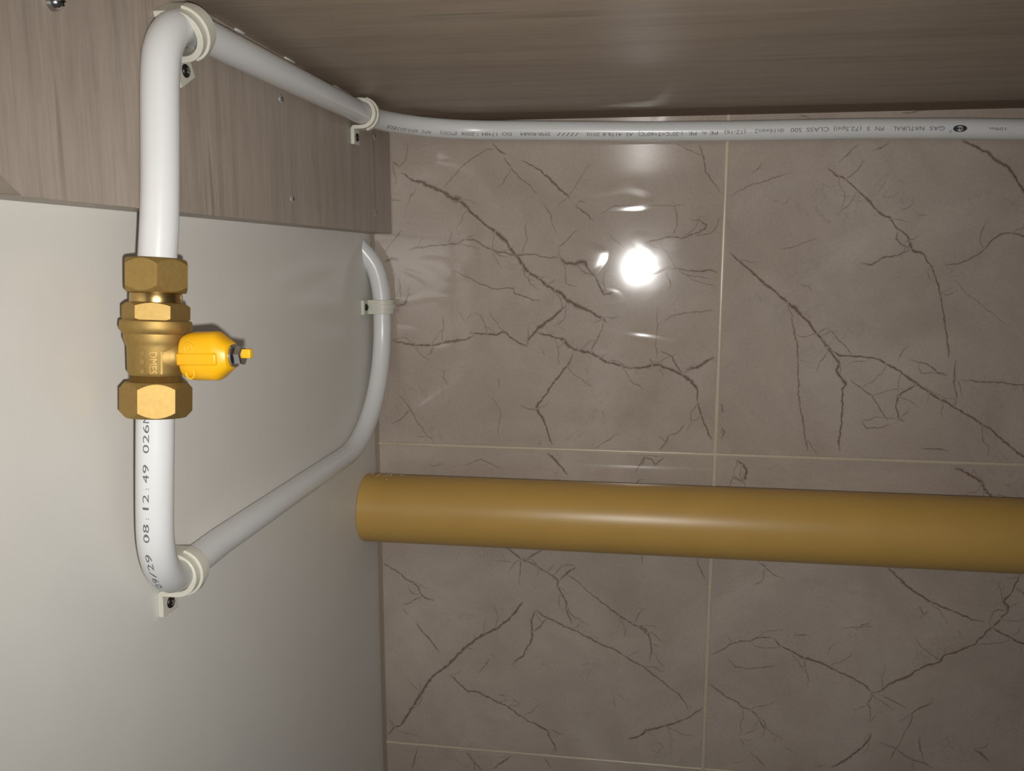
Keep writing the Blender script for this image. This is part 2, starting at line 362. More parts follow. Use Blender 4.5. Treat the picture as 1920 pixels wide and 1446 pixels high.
# tiles: 300 mm rows, the left column cut to the corner; veins are traced as ribbons in the tile's own glaze
VEINS = """-2026,741,80,-1914,677,140,-1832,653,180,-1740,607,180,-1659,573,180,-1568,513,279,-1507,497,239,-1436,438,159,-1376,369,160,-1275,290,140,-1194,231,179,-1144,192,199,-1074,113,179,-1003,25,179,-952,-54,180,-892,-123,160,-811,-176,160,-741,-231,160,-670,-271,179,-610,-300,179,-560,-359,239,-489,-404,239,-409,-437,219,-330,-470,179,-250,-521,139,-210,-554,119
-2096,839,100,-2041,792,120
-2041,792,80,-1982,843,60,-1964,930,40,-1959,988,40
-1956,69,81,-1872,95,101,-1747,108,81,-1603,118,81,-1521,128,80,-1459,159,80,-1377,153,80,-1296,108,80,-1215,64,80,-1134,54,100,-1053,29,80,-953,29,80,-852,29,60,-733,9,60,-623,1,59
-623,9,99,-563,-44,158,-514,-53,198,-455,-34,217,-405,-34,197,-379,-92,79,-315,-161,79,-274,-249,99,-237,-317,99,-175,-297,79,-146,-271,59
-1212,965,59,-1133,897,118,-1083,881,78
-1113,849,79,-1054,772,79,-974,684,59,-895,626,39,-815,539,39
-974,837,39,-856,778,78,-797,743,98,-718,672,117,-638,594,117,-540,504,98
-490,450,98,-401,372,78,-332,314,59
-1638,606,60,-1556,702,60,-1454,806,59,-1353,872,59,-1252,927,59,-1173,926,39
-1884,608,40,-1937,540,60,-1980,442,40
-775,471,39,-715,375,59,-685,278,39,-655,200,39
-634,83,59,-555,161,59,-487,228,59,-458,238,39
-624,83,59,-633,44,40,-573,-93,40,-571,-221,60,-472,-240,60
-559,-399,120,-629,-469,120,-708,-540,140,-789,-595,201,-849,-653,141,-890,-714,121,-906,-775,101
-906,-779,101,-971,-746,101,-1053,-696,101,-1104,-646,122,-1176,-667,122,-1259,-668,122,-1341,-663,102,-1424,-650,82
-2142,-732,104,-2057,-752,103,-1930,-781,103,-1781,-779,144,-1676,-756,144,-1571,-734,164,-1466,-722,102,-1383,-680,102
-819,-648,81,-748,-661,101,-667,-690,101,-576,-709,201,-535,-769,181,-465,-798,161,-364,-817,160,-284,-856,120,-203,-895,120,-84,-927,120,16,-951,120,114,-945,119,182,-918,199,251,-920,159,350,-958,139,448,-992,218,528,-1051,218,578,-1120,119,592,-1230,79,625,-1350,80,668,-1470,100,720,-1560,100
182,-908,119,171,-858,99
55,-950,80,52,-990,60
257,-786,59,346,-835,79,407,-933,79,467,-992,99
713,-838,137,619,-899,177,543,-941,178,476,-952,119
-494,-829,60,-544,-931,81,-644,-1056,122,-724,-1181,102,-805,-1286,123,-821,-1339,184,-774,-1389,143,-732,-1492,102,-700,-1596,103,-673,-1658,103
-821,-1339,102,-887,-1340,61,-970,-1301,41
-239,-545,60,-248,-615,60,-306,-725,60,-344,-823,80
88,106,78,126,140,97,240,159,97,316,178,97,412,162,97,505,206,77,598,243,77,615,281,96,558,309,58,463,325,38
286,-91,58,381,-81,78,477,-106,97,572,-113,97,648,-99,97,714,-118,97
-204,208,59,-145,150,59,-56,73,59
517,942,76,557,849,76,590,720,76,659,608,57,708,542,57
331,945,57,482,869,57,558,840,57
203,140,39,301,25,39,362,-71,39,518,-186,39,710,-243,39
279,-539,39,336,-489,59,527,-458,59,707,-433,58
-1585,-105,40,-1462,-155,61,-1339,-214,61,-1216,-264,60,-1114,-269,60,-1023,-257,60,-1013,-313,80,-932,-332,80,-851,-361,80,-790,-367,80
-1506,-478,61,-1475,-559,61
-1402,-467,41,-1444,-559,41
-1658,-994,83,-1669,-1068,62,-1617,-1140,62
-2088,-1235,42,-1983,-1360,63,-1900,-1506,63,-1815,-1611,63,-1763,-1673,63
-1983,-1360,63,-2071,-1458,63,-2159,-1503,63
-2015,245,61,-2079,185,61,-2144,105,61,-2209,35,61
-2189,-36,102,-2125,-6,163,-2062,-16,122
-2092,-422,82,-2018,-411,123,-1985,-340,102,-1953,-309,61
218,-422,39,224,-638,39,217,-737,40,230,-857,59
-280,-1676,41,-191,-1600,61,-81,-1535,40
272,-1668,81,329,-1604,80,347,-1542,60,444,-1498,60,482,-1435,60
-778,-783,81,-747,-854,40
-731,-1719,103,-658,-1784,144,-574,-1876,123,-533,-1927,103
67,-1883,81,86,-1841,81,144,-1745,81,204,-1753,81,245,-1803,101,313,-1735,81
-657,432,39,-559,517,39,-464,659,39,-378,790,39
-284,372,39,-169,428,58,-93,446,39,118,435,39,422,442,38
-1178,-1590,41,-1136,-1379,41,-1219,-1235,41
-1476,-1878,42,-1327,-1808,63,-1137,-1887,42
800,53,59,890,-25,119,990,-113,119,1090,-201,139,1189,-270,119,1289,-358,139,1358,-407,198,1429,-485,139,1510,-583,119,1571,-652,139,1633,-730,159,1694,-809,139,1746,-878,139,1720,-929,139,1762,-998,139,1803,-1048,159,1778,-1099,120,1792,-1240,120,1794,-1383,100,1775,-1547,101,1790,-1629,81
1591,-661,59,1672,-760,59,1742,-808,99,1845,-807,99,1978,-824,99,2112,-861,98,2229,-939,118,2346,-1016,138,2464,-1102,118,2560,-1160,118,2695,-1226,118,2792,-1293,118,2907,-1360,98,3024,-1446,118,3142,-1543,117,3239,-1619,117,3298,-1661,117
1550,736,38,1646,660,96,1712,631,96,1800,546,77,1897,451,115,1975,375,96,2070,318,115,2130,242,96,2206,195,96,2237,138,115,2251,71,135,2344,33,96,2405,-52,77,2458,-166,77,2494,-281,77,2522,-415,77,2551,-550,78,2580,-686,78,2598,-813,78
1864,-43,78,1948,-53,97,2036,5,97,2144,24,77,2232,71,77
2561,930,131,2653,883,150,2761,836,150,2837,762,150,2928,716,149,2988,633,131,3057,532,131,3144,431,131,3219,375,94
2513,-56,58,2620,-42,77,2724,5,76,2807,71,76,2855,136,95,2912,196,95,2990,201,76,3091,173,94,3206,136,75
1334,-486,60,1370,-645,80,1409,-844,80,1422,-1087,80,1453,-1311,81,1504,-1536,81,1529,-1638,81
791,509,39,921,584,59,1089,639,58,1255,693,58
1230,72,59,1360,111,39,1507,168,39
1685,622,58,1738,659,58,1807,723,57,1839,787,57
1640,763,58,1674,799,57,1743,872,57,1794,927,38
1899,851,76,1978,887,76,2029,922,57
2130,233,58,2126,157,77,2175,109,77,2251,71,77
1839,-1007,60,1919,-1075,60,2018,-1143,79,2080,-1232,60,2154,-1352,80
2375,-1035,79,2295,-1087,99,2224,-1138,119,2221,-1229,79,2247,-1339,99,2295,-1358,79
1955,-1358,80,1998,-1428,80,2092,-1415,60,2184,-1381,60
2204,-850,39,2236,-770,59,2278,-710,59
2296,-838,39,2446,-865,78,2525,-933,98,2600,-957,98
2655,-832,58,2657,-979,78,2663,-1058,59,2697,-1137,78,2685,-1226,59
2713,-988,59,2869,-1004,78,3023,-1010,78,3187,-1026,77,3349,-1042,58
2443,-1586,80,2555,-1579,79,2659,-1599,79
1590,-642,59,1663,-601,59,1745,-699,59,1845,-797,59
2512,-271,39,2590,-232,58
771,-1226,82,804,-1308,102,776,-1350,61
800,-1454,102,822,-1495,82,794,-1559,82
1812,-877,59,1886,-856,59,1961,-854,59
2603,-166,38,2693,-280,38,2865,-412,38,3037,-544,38
2373,-876,59,2397,-945,59,2507,-943,59
-2271,-4620,87,-2197,-4529,104,-2143,-4515,104,-2069,-4405,156,-2005,-4298,155,-1932,-4162,172,-1842,-4017,171,-1762,-3929,153,-1674,-3858,153,-1586,-3761,152,-1490,-3655,152,-1395,-3568,134,-1293,-3507,134,-1191,-3447,167,-1106,-3370,133,-1039,-3304,116,-989,-3240,133,-939,-3149,99
-2293,-4443,69,-2231,-4476,87,-2196,-4519,87
-2290,-2839,101,-2230,-2884,84,-2110,-2939,84,-2042,-3005,101,-1973,-3028,101,-1931,-3078,101,-1914,-3130,84,-1881,-3181,84,-1786,-3199,101
-2082,-3265,68,-1994,-3215,67,-1898,-3165,84
-2026,-3075,67,-2001,-3136,67,-1915,-3148,50
-2082,-3301,85,-2040,-3361,85
-1972,-3428,51,-1912,-3505,68,-1852,-3564,119,-1810,-3633,68,-1733,-3718,68
-1172,-2541,66,-1106,-2626,66,-1023,-2687,98,-956,-2744,98,-890,-2766,82,-807,-2804,82,-725,-2851,98,-659,-2890,98,-609,-2939,98,-617,-2982,98,-575,-3057,82,-525,-3158,98,-533,-3210,82,-490,-3312,82,-482,-3355,82
-694,-2585,81,-751,-2639,82,-825,-2685,82,-907,-2758,98
-956,-2744,82,-973,-2874,66,-964,-2994,33
-448,-2792,81,-536,-2866,114,-593,-2929,98
-544,-2875,49,-430,-2936,49,-314,-3032,49,-199,-3128,65,-117,-3183,65,-52,-3231,98,14,-3269,98,79,-3317,114,160,-3320,114,194,-3387,114,243,-3418,81
112,-3323,81,209,-3360,97,244,-3487,98,262,-3555,98,240,-3643,82
-830,-3229,83,-739,-3284,99,-639,-3330,99,-547,-3377,99,-473,-3394,99,-390,-3436,99,-308,-3482,99,-225,-3520,99,-143,-3549,99,-69,-3570,98,5,-3626,98,88,-3681,82,186,-3717,82,268,-3781,82,351,-3845,65,449,-3916,65,515,-3972,65,565,-4038,65,592,-4107,66
-830,-3238,83,-855,-3336,99,-846,-3458,116,-862,-3548,116,-904,-3622,100,-929,-3695,100,-1005,-3745,67,-1039,-3792,67
-846,-3458,83,-788,-3393,83,-705,-3308,83
-1243,-3754,67,-1294,-3811,67,-1363,-3907,68
-1640,-3937,85,-1554,-4013,102,-1477,-4089,102,-1364,-4098,85,-1261,-4135,102,-1175,-4183,102,-1090,-4212,102,-953,-4310,85,-867,-4357,85,-765,-4394,118,-697,-4443,101,-662,-4522,85,-628,-4592,85,-607,-4655,85
56,-4457,133,154,-4421,116,218,-4349,133,299,-4327,116,396,-4297,116,491,-4248,99,571,-4215,82,649,-4146,82,727,-4083,82
622,-2649,64,665,-2746,64,715,-2852,80
-1301,-3508,50,-1301,-3419,33,-1275,-3329,33
-2044,-4033,51,-1957,-4118,51,-1931,-4134,51
-697,-4424,51,-612,-4444,51,-536,-4470,34
-460,-4495,50,-392,-4519,50
-1175,-4110,68,-1090,-4112,68
-1030,-4134,68,-962,-4183,68
-1972,-4734,69,-2006,-4870,87,-2035,-4968,70
-1490,-4731,86,-1421,-4815,103,-1334,-4910,103
-1029,-4722,85,-1125,-4796,103,-1229,-4881,103
-721,-4726,85,-660,-4817,85
768,-3569,94,857,-3518,78,961,-3444,78,1035,-3414,93,1125,-3399,93,1198,-3366,93,1302,-3354,92
1317,-3361,77,1395,-3421,77,1487,-3480,92,1593,-3522,123,1712,-3554,107,1818,-3595,92,1909,-3646,92,2014,-3687,92,2104,-3729,92,2181,-3796,92,2211,-3819,76
2211,-3819,76,2267,-3789,107,2321,-3728,107,2405,-3681,122,2487,-3633,152,2554,-3572,106,2623,-3534,106,2732,-3478,120,2770,-3419,105,2865,-3380,105,2933,-3343,104,2999,-3307,104,3062,-3223,119,3124,-3132,133,3186,-3058,103,3236,-2992,118,3245,-2945,132,3213,-2893,118,3249,-2828,88,3277,-2757,88,3304,-2679,73,3325,-2616,58
3124,-3132,118,3196,-3175,104,3282,-3216,103,3355,-3258,118,3397,-3270,103,3482,-3304,89
2173,-2573,75,2248,-2639,89,2324,-2713,104,2400,-2794,134,2460,-2838,149,2548,-2895,119,2621,-2938,104,2708,-2971,104,2809,-3012,104,2895,-3046,89,2995,-3078,74,3066,-3097,74
1128,-2622,61,1227,-2704,76,1304,-2764,61,1394,-2806,46
770,-3837,47,840,-3879,94,920,-3949,94,1028,-3990,94,1077,-4046,94,1154,-4073,94,1217,-4118,94,1242,-4167,78,1283,-4231,94,1376,-4282,47,1454,-4335,47
1082,-4360,79,1116,-4426,79
1172,-4480,47,1251,-4550,63,1308,-4614,95
2214,-4199,108,2189,-4277,124,2128,-4358,124,2059,-4432,124,1989,-4498,140,1888,-4567,125
2196,-3812,61,2174,-3921,77,2193,-4035,46,2187,-4118,31
2255,-3823,46,2360,-3872,61,2494,-3935,61
2614,-4197,92,2627,-4279,77,2656,-4376,61,2660,-4442,61
2705,-3868,61,2609,-3925,91,2541,-3980,76,2533,-4072,61,2495,-4158,46,2460,-4277,46,2383,-4435,77
3235,-2984,88,3165,-2973,74,3128,-3015,59
3259,-2944,74,3323,-2893,59
3277,-2757,59,3327,-2793,73,3388,-2858,73
912,-3365,47,983,-3434,62
2526,-2975,60,2574,-3051,75,2613,-3017,60
2574,-3051,60,2534,-3093,45
1500,-3313,77,1625,-3307,77
1898,-3224,46,2013,-3208,61,2156,-3190,60
935,-3570,47,999,-3649,62,1091,-3667,62,1241,-3647,62,1360,-3622,62
2278,-4285,62,2390,-4317,62,2466,-4360,62,2557,-4419,77,2660,-4442,77,2751,-4492,77
3077,-4270,91,3153,-4329,106,3215,-4390,91
1111,-4306,63,1163,-4284,63,1222,-4245,47
2720,-1739,134,2850,-1794,134,2940,-1859,134,2979,-1927,134,3024,-1971,134,3127,-2106,134
2871,-1738,89,2855,-1793,90
932,-1730,93,993,-1770,139,1027,-1841,139,1021,-1898,140,977,-1939,187
1009,-1937,93,916,-1893,140
2315,1169,85,2097,1146,85
1318,1156,86,1403,1120,86"""
JX = [-0.2285, 0.0755, 0.3805, 0.6855, 0.985]
JZ = [-1.07, -0.770, -0.4700, -0.1698, ZC + 0.012]
GW = 0.0014
rng = random.Random(5)
lines = []
for ln in VEINS.strip().split('\n'):
    a = [int(t) for t in ln.split(',')]
    lines.append([(a[i] * 1e-4, a[i + 1] * 1e-4, a[i + 2] * 1e-5) for i in range(0, len(a), 3)])

# tiles out of frame carry a few veins of their own so the wall goes on
for _ in range(26):
    x, z = rng.uniform(0.40, 0.95), rng.uniform(-1.0, 0.1)
    if rng.random() < 0.45: x, z = rng.uniform(-0.2, 0.95), rng.uniform(-1.04, -0.56)
    ang = rng.choice([-0.75, -0.6, 0.6, -0.9]) + rng.uniform(-0.2, 0.2); pl = []
    for k in range(rng.randint(5, 13)):
        pl.append((x, z, rng.uniform(0.0008, 0.002)))
        x += 0.016 * math.cos(ang); z += 0.016 * math.sin(ang); ang += rng.uniform(-0.35, 0.35)
    lines.append(pl)

extra = []
for pl in list(lines):                       # hair cracks leaving the main veins
    for (xa, za, wa), (xb_, zb_, wb) in zip(pl, pl[1:]):
        if rng.random() < 0.30 and wa > 0.0007:
            ang = math.atan2(zb_ - za, xb_ - xa) + rng.choice([-1, 1]) * rng.uniform(0.5, 1.3)
            x, z, br = xa, za, [(xa, za, 0.0006)]
            for k in range(rng.randint(2, 6)):
                x += 0.005 * math.cos(ang); z += 0.005 * math.sin(ang); ang += rng.uniform(-0.6, 0.6)
                br.append((x, z, rng.uniform(0.0003, 0.0006)))
            extra.append(br)
for _ in range(170):                         # short stray flecks
    x, z, ang = rng.uniform(-0.225, 0.96), rng.uniform(-1.0, 0.11), rng.uniform(0, 6.28); br = []
    for k in range(rng.randint(2, 5)):
        br.append((x, z, rng.uniform(0.0003, 0.0008)))
        x += 0.004 * math.cos(ang); z += 0.004 * math.sin(ang); ang += rng.uniform(-0.8, 0.8)
    extra.append(br)
lines += extra

def rough_line(pl, r):
    """resample every 1.1 mm and add crack-like jitter"""
    out = []
    seed = r.uniform(0, 100)
    for (x0, z0, w0), (x1, z1, w1) in zip(pl, pl[1:]):
        L = math.hypot(x1 - x0, z1 - z0); n = max(1, int(L / 0.0011))
        nx, nz = -(z1 - z0) / max(L, 1e-6), (x1 - x0) / max(L, 1e-6)
        for k in range(n):
            t = k / n; x, z = x0 + (x1 - x0) * t, z0 + (z1 - z0) * t
            s = noise.noise(V((x * 160, z * 160, seed))) * 0.0011 + noise.noise(V((x * 520, z * 520, seed + 7))) * 0.0006
            w = (w0 + (w1 - w0) * t) * (0.78 + 0.55 * noise.noise(V((x * 330, z * 330, seed + 3))) + 0.25 * r.random())
            out.append((x + nx * s, z + nz * s, max(w, 0.0003)))
    out.append(pl[-1]); return out

for row in range(4):
    for c in range(4):
        x0, x1 = JX[c] + (GW if c else 0), JX[c + 1] - GW
        z0, z1 = JZ[row] + GW * 0.85, JZ[row + 1] - GW * 0.85
        bm = bmesh.new()
        b = 0.0007
        lo = [bm.verts.new(p) for p in ((x0 + b, 0, z0 + b), (x1 - b, 0, z0 + b), (x1 - b, 0, z1 - b), (x0 + b, 0, z1 - b))]
        md = [bm.verts.new(p) for p in ((x0, b * 0.8, z0), (x1, b * 0.8, z0), (x1, b * 0.8, z1), (x0, b * 0.8, z1))]
        hi = [bm.verts.new(p) for p in ((x0, 0.006, z0), (x1, 0.006, z0), (x1, 0.006, z1), (x0, 0.006, z1))]
        bm.faces.new(lo)
        for A, B in ((lo, md), (md, hi)):
            for i in range(4): bm.faces.new((A[i], B[i], B[(i + 1) % 4], A[(i + 1) % 4]))
        base_n = len(bm.verts)
        cols = [0.0] * base_n
        h = 0.00003
        for pl in lines:
            mx = sum(p[0] for p in pl) / len(pl); mz = sum(p[1] for p in pl) / len(pl)
            if not (x0 <= mx <= x1 and z0 <= mz <= z1): continue
            pts = [p for p in rough_line(pl, rng) if x0 + 0.0012 < p[0] < x1 - 0.0012 and z0 + 0.0012 < p[1] < z1 - 0.0012]
            if len(pts) < 2: continue
            h += 0.0000012
            wmax = max(p[2] for p in pl)
            prev = None
            for i, (x, z, w) in enumerate(pts):
                p, q = pts[max(i - 1, 0)], pts[min(i + 1, len(pts) - 1)]
                tx, tz = q[0] - p[0], q[1] - p[1]; L = math.hypot(tx, tz) or 1
                nx, nz = -tz / L, tx / L
                end = min(1.0, (i + 0.3) / 5, (len(pts) - 1 - i + 0.3) / 5)
                k = min(1.0, 0.52 + wmax / 0.0026) * (0.35 + 0.65 * end)
                hw = w * 0.80
                ring = []
                for o_, v_ in ((-1.6, 0.0), (-0.55, 0.62 * k), (0.0, k), (0.55, 0.62 * k), (1.6, 0.0)):
                    ring.append(bm.verts.new((x + nx * hw * o_, -h, z + nz * hw * o_))); cols.append(v_)
                if prev:
                    for j in range(4): bm.faces.new((prev[j], ring[j], ring[j + 1], prev[j + 1]))
                prev = ring
        bm.normal_update()
        for f in bm.faces:                                   # all the glaze faces the room
            if abs(f.normal.y) > 0.9 and f.normal.y > 0: f.normal_flip()
        me = bpy.data.meshes.new('tile'); bm.to_mesh(me); bm.free()
        at = me.color_attributes.new('vein', 'FLOAT_COLOR', 'POINT')
        for i, v_ in enumerate(cols): at.data[i].color = (v_, v_, v_, 1)
        link('tile', me, M_TILE, wall_back)

def bead(name, a, b_, w, proud, mat, parent):
    """thin rounded bead of grout between two points on the wall"""
    a, b_ = V(a), V(b_); d = (b_ - a).normalized(); s = d.cross(V((0, -1, 0))).normalized()
    n = max(2, int((b_ - a).length / 0.01)); verts, faces = [], []
    for i in range(n + 1):
        p = a.lerp(b_, i / n)
        ww = w * (1 + 0.22 * noise.noise(p * 60)); pr = proud + 0.00012 * noise.noise(p * 90)
        for o_, y in ((-1, 0.0014), (-0.8, 0.0), (-0.35, -pr), (0.35, -pr), (0.8, 0.0), (1, 0.0014)):
            verts.append(p + s * ww * o_ + V((0, y, 0)))
    for i in range(n):
        for j in range(5): faces.append((i * 6 + j, i * 6 + j + 1, (i + 1) * 6 + j + 1, (i + 1) * 6 + j))
    return mesh_obj(name, verts, faces, mat, parent, True)

for x in JX[1:-1]: bead('grout_line', (x, 0, JZ[0]), (x, 0, JZ[-1]), 0.0021, 0.0004, M_GROUT, wall_back)
for z in JZ[1:-1]: bead('grout_line', (JX[0], 0, z), (JX[-1], 0, z), 0.0017, 0.0003, M_GROUT, wall_back)

def prism_x(name, prof, x0, x1, mat):
    n = len(prof)
    vs = [(x0, y, z) for y, z in prof] + [(x1, y, z) for y, z in prof]
    fs = [tuple(range(n)), tuple(range(2 * n - 1, n - 1, -1))] + [(i, (i + 1) % n, n + (i + 1) % n, n + i) for i in range(n)]
    o = mesh_obj(name, vs, fs, mat)
    bm = bmesh.new(); bm.from_mesh(o.data); bmesh.ops.recalc_face_normals(bm, faces=bm.faces); bm.to_mesh(o.data); bm.free()
    return o
tag(prism_x('trim_1', [(-0.0115, ZC), (-0.008, ZC - 0.0014), (-0.004, ZC - 0.0030), (0.0, ZC - 0.0042), (0.0, ZC)], XB, 0.985, plain('brown_strip', srgb(106, 89, 74), 0.6)),  # sloping dark brown strip under the shelf, against the tiles
    'dark brown strip between wooden shelf and tiled wall', 'trim', kind='structure')
o = mesh_obj('trim_2', [(XW, -0.0022, z) for z in (-1.05, ZB)] + [(XW + 0.0030, 0.0001, z) for z in (-1.05, ZB)] + [(XW + 0.0013, -0.0011, z) for z in (-1.05, ZB)],
             [(0, 4, 5, 1), (4, 2, 3, 5)], plain('corner_sealant', srgb(142, 127, 110), 0.6))
tag(o, 'dark sealant line down the corner of panel and tiles', 'trim', kind='structure')

# ------------------------------------------------------------------ screws and the mounting board
def screw(name, loc, nrm, rad, mat, parent, height=0.0014, recess=M_BLACK, spin=0.4):
    loc, nrm = V(loc), V(nrm)
    hd = lathe(name, loc, nrm, [(-0.004, rad * 0.5), (0.0, rad), (height * 0.35, rad * 0.97), (height * 0.75, rad * 0.72), (height, rad * 0.3)], mat, parent, 20, 50)
    n, b = perp(nrm)
    e1 = n * math.cos(spin) + b * math.sin(spin); e2 = nrm.cross(e1)
    vs, fs = [], []
    for A, B in ((e1, e2), (e2, e1)):
        k = len(vs)
        for su, sv, sh in ((-1, -1, 0.75), (1, -1, 0.75), (1, 1, 0.75), (-1, 1, 0.75), (-1, -1, 1.05), (1, -1, 1.05), (1, 1, 1.05), (-1, 1, 1.05)):
            vs.append(loc + A * rad * 0.48 * su + B * rad * 0.10 * sv + nrm * height * sh)
        fs += [tuple(k + i for i in q) for q in ((0, 1, 5, 4), (1, 2, 6, 5), (2, 3, 7, 6), (3, 0, 4, 7), (4, 5, 6, 7), (3, 2, 1, 0))]
    mesh_obj('cross_slot', vs, fs, recess, hd)
    return hd

board = empty('mounting_board', (XB, -0.3, ZB))
tag(board, 'pale wood-grain board screwed to the white panel under the shelf', 'board')
box_obj('plank', (XW, -0.62, ZB), (XB, -0.0015, ZC), M_BOARD, board, 0.0006)
for y, z, r in ((-0.2285, 0.0945, 0.0032), (-0.2175, 0.0366, 0.0032), (-0.0455, 0.0985, 0.0030), (-0.0485, 0.0372, 0.0030)):
    screw('screw', (XB - 0.0003, y, z), (1, 0, 0), r, M_STEEL, board, 0.0012, M_SLOT, y * 9)
screw('screw', (XB, -0.4290, 0.0920), (1, 0, 0), 0.0032, M_CHROME, board, 0.0045, M_BLACK, 0.3)

def shard(name, c, L, w, mat, parent, seed, d=(0, 1, 0)):
    """ragged little sliver of dried sealant"""
    r = random.Random(seed); d = V(d); vs, fs = [], []; n = 7
    for i in range(n):
        t = i / (n - 1); k = math.sin(math.pi * (0.12 + 0.76 * t)) * r.uniform(0.7, 1.15)
        p = V(c) + d * (t - 0.5) * L
        vs += [p + V((-0.0002, 0, 0)), p + V((w * k, 0, 0.0002)), p + V((w * k * 0.8, 0, -w * 0.55 * k)), p + V((-0.0002, 0, -w * 0.9 * k))]
    for i in range(n - 1):
        for j in range(4): fs.append((i * 4 + j, i * 4 + (j + 1) % 4, (i + 1) * 4 + (j + 1) % 4, (i + 1) * 4 + j))
    fs += [(3, 2, 1, 0), tuple(range((n - 1) * 4, n * 4))]
    return mesh_obj(name, vs, fs, mat, parent, True)
for k, (y, L) in enumerate(((-0.279, 0.010), (-0.213, 0.014), (-0.118, 0.034))):
    shard('sealant_chip', (XB, y, ZC - 0.0001), L * 1.2, 0.0015, M_CHIP, board, k)
sm = [(-0.492, 0.0), (-0.4535, 0.0002), (-0.4570, 0.0022), (-0.4620, 0.0062), (-0.4665, 0.0098), (-0.478, 0.0112), (-0.490, 0.0080)]
vs = [(XB + 0.0001, y, ZB + z) for y, z in sm] + [(XB + 0.0007, y * 0.998 - 0.00094, ZB + 0.0002 + z * 0.92) for y, z in sm]
k_ = len(sm)
mesh_obj('sealant_smear', vs, [tuple(range(k_, 2 * k_))] + [(a, (a + 1) % k_, k_ + (a + 1) % k_, k_ + a) for a in range(k_)], plain('grey_sealant', srgb(142, 132, 118), 0.7), board)

# ------------------------------------------------------------------ white gas pipes
up = Path(fillet_path([((-0.2044, -0.3838, -0.004), 0), ((-0.2031, -0.3808, 0.018), 0), ((-0.2030, -0.3715, 0.1037), 0.027), ((-0.2029, -0.2, 0.1055), 0),
                       ((-0.2029, -0.0115, 0.1085), 0.085), ((-0.085, -0.0095, 0.1057), 0), ((0.004, -0.0095, 0.1031), 0), ((0.089, -0.0095, 0.1019), 0),
                       ((0.17, -0.0095, 0.1019), 0), ((0.25, -0.0095, 0.1004), 0), ((0.30, -0.0095, 0.0985), 0), ((0.6, -0.0095, 0.096), 0), ((0.97, -0.0095, 0.096), 0)]))
pipe_up = tube('gas_pipe', up.p, RP, M_PIPE)
tag(pipe_up, 'long white gas pipe rising from the brass valve and running along the tiled wall top', 'pipe')

low = Path(fillet_path([((-0.2057, -0.3892, -0.060), 0), ((-0.2085, -0.3905, -0.105), 0), ((-0.2130, -0.3890, -0.1548), 0.042), ((-0.2210, -0.352, -0.1560), 0), ((-0.2235, -0.31, -0.1560), 0.02),
                        ((-0.2235, -0.12, -0.1565), 0), ((-0.2200, -0.0095, -0.1572), 0.100), ((-0.2195, -0.0095, -0.03), 0.04), ((-0.2235, -0.0125, -0.006), 0.03),
                        ((-0.2460, -0.0210, 0.022), 0)]))
pipe_low = tube('gas_pipe', low.p, RP, M_PIPE)
tag(pipe_low, 'short white gas pipe below the brass valve, looping back into the white panel', 'pipe')

class Ink:
    def __init__(self): self.v, self.f = [], []
    def word(self, text, width, height, put, sx=1.0):
        vs, fs = glyphs(text)
        if not vs: return
        w = max(v[0] for v in vs) or 1
        k = len(self.v)
        self.v += [put(v[0] / w * width, v[1] * height) for v in vs]
        self.f += [tuple(k + i for i in t) for t in fs]
    def build(self, name, mat, parent): return mesh_obj(name, self.v, self.f, mat, parent)

RI = RP + 0.00006
def on_up(s, ang):
    c, t = up.at(s)
    n = t.cross(V((0, 0, 1))).normalized(); b = n.cross(t).normalized() * 1.0
    if b.z > 0: b = -b
    return c + (n * math.cos(ang) + b * math.sin(ang)) * RI

def tilt(x):                       # where round the pipe the print line sits (it creeps down to the left)
    pts = [(-0.21, 46), (-0.17, 40), (-0.11, 31), (-0.03, 28), (0.045, 22), (0.12, 10), (0.2, 9), (0.3, 7)]
    for (x0, a0), (x1, a1) in zip(pts, pts[1:]):
        if x <= x1: return math.radians(a0 + (a1 - a0) * max(0.0, (x - x0)) / (x1 - x0))
    return math.radians(pts[-1][1])

ink = Ink()
WORDS = [('109m', .9054, .8935, .7), ('GAS', .861, .8501, 1), ('NATURAL', .8462, .823, 1), ('PN', .8162, .8099, 1), ('5', .8059, .8035, 1), ('(72.5psi)', .7995, .7786, 1),
         ('CLASS', .775, .758, 1), ('500', .7543, .7458, 1), ('dn16xen2', .7409, .7183, 1), ('(12-16)', .7112, .6946, 1), ('PE', .6896, .6833, .9), ('AL', .6808, .6765, .9),
         ('PE', .6728, .6668, .9), ('(-20°C<T<60°C)', .6618, .6264, 1), ('AS', .6221, .6164, .9), ('4176.8', .613, .5974, .9), ('2010', .5952, .5843, .9),
         ('/////', .5777, .5596, .9), ('SMK40684', .5539, .5289, .9), ('ISO', .5217, .5136, .9), ('17484', .5095, .4958, .9), ('1:2006', .4925, .4771, .9),
         ('(MOD)', .4732, .4576, .9), ('NTC', .4487, .4391, .9), ('6015-2013', .4356, .4132, .9), ('ELE', .4111, .3986, .9)]
S_END = 0.9238          # arc length at X = 0.30, where these stations were taken
shift = up.find(0, 0.30) - S_END
H = 0.0033
for text, xa, xb, hs in WORDS:
    sa, sb = xa + shift, xb + shift
    mid = tilt(up.at((sa + sb) / 2)[0].x); hh = H * hs
    ink.word(text, sa - sb, hh, lambda u, v, sa=sa, mid=mid, hh=hh: on_up(sa - u, mid + (v - hh / 2) / RP))
tag(ink.build('printed_text', M_INK, pipe_up), kind='stuff')
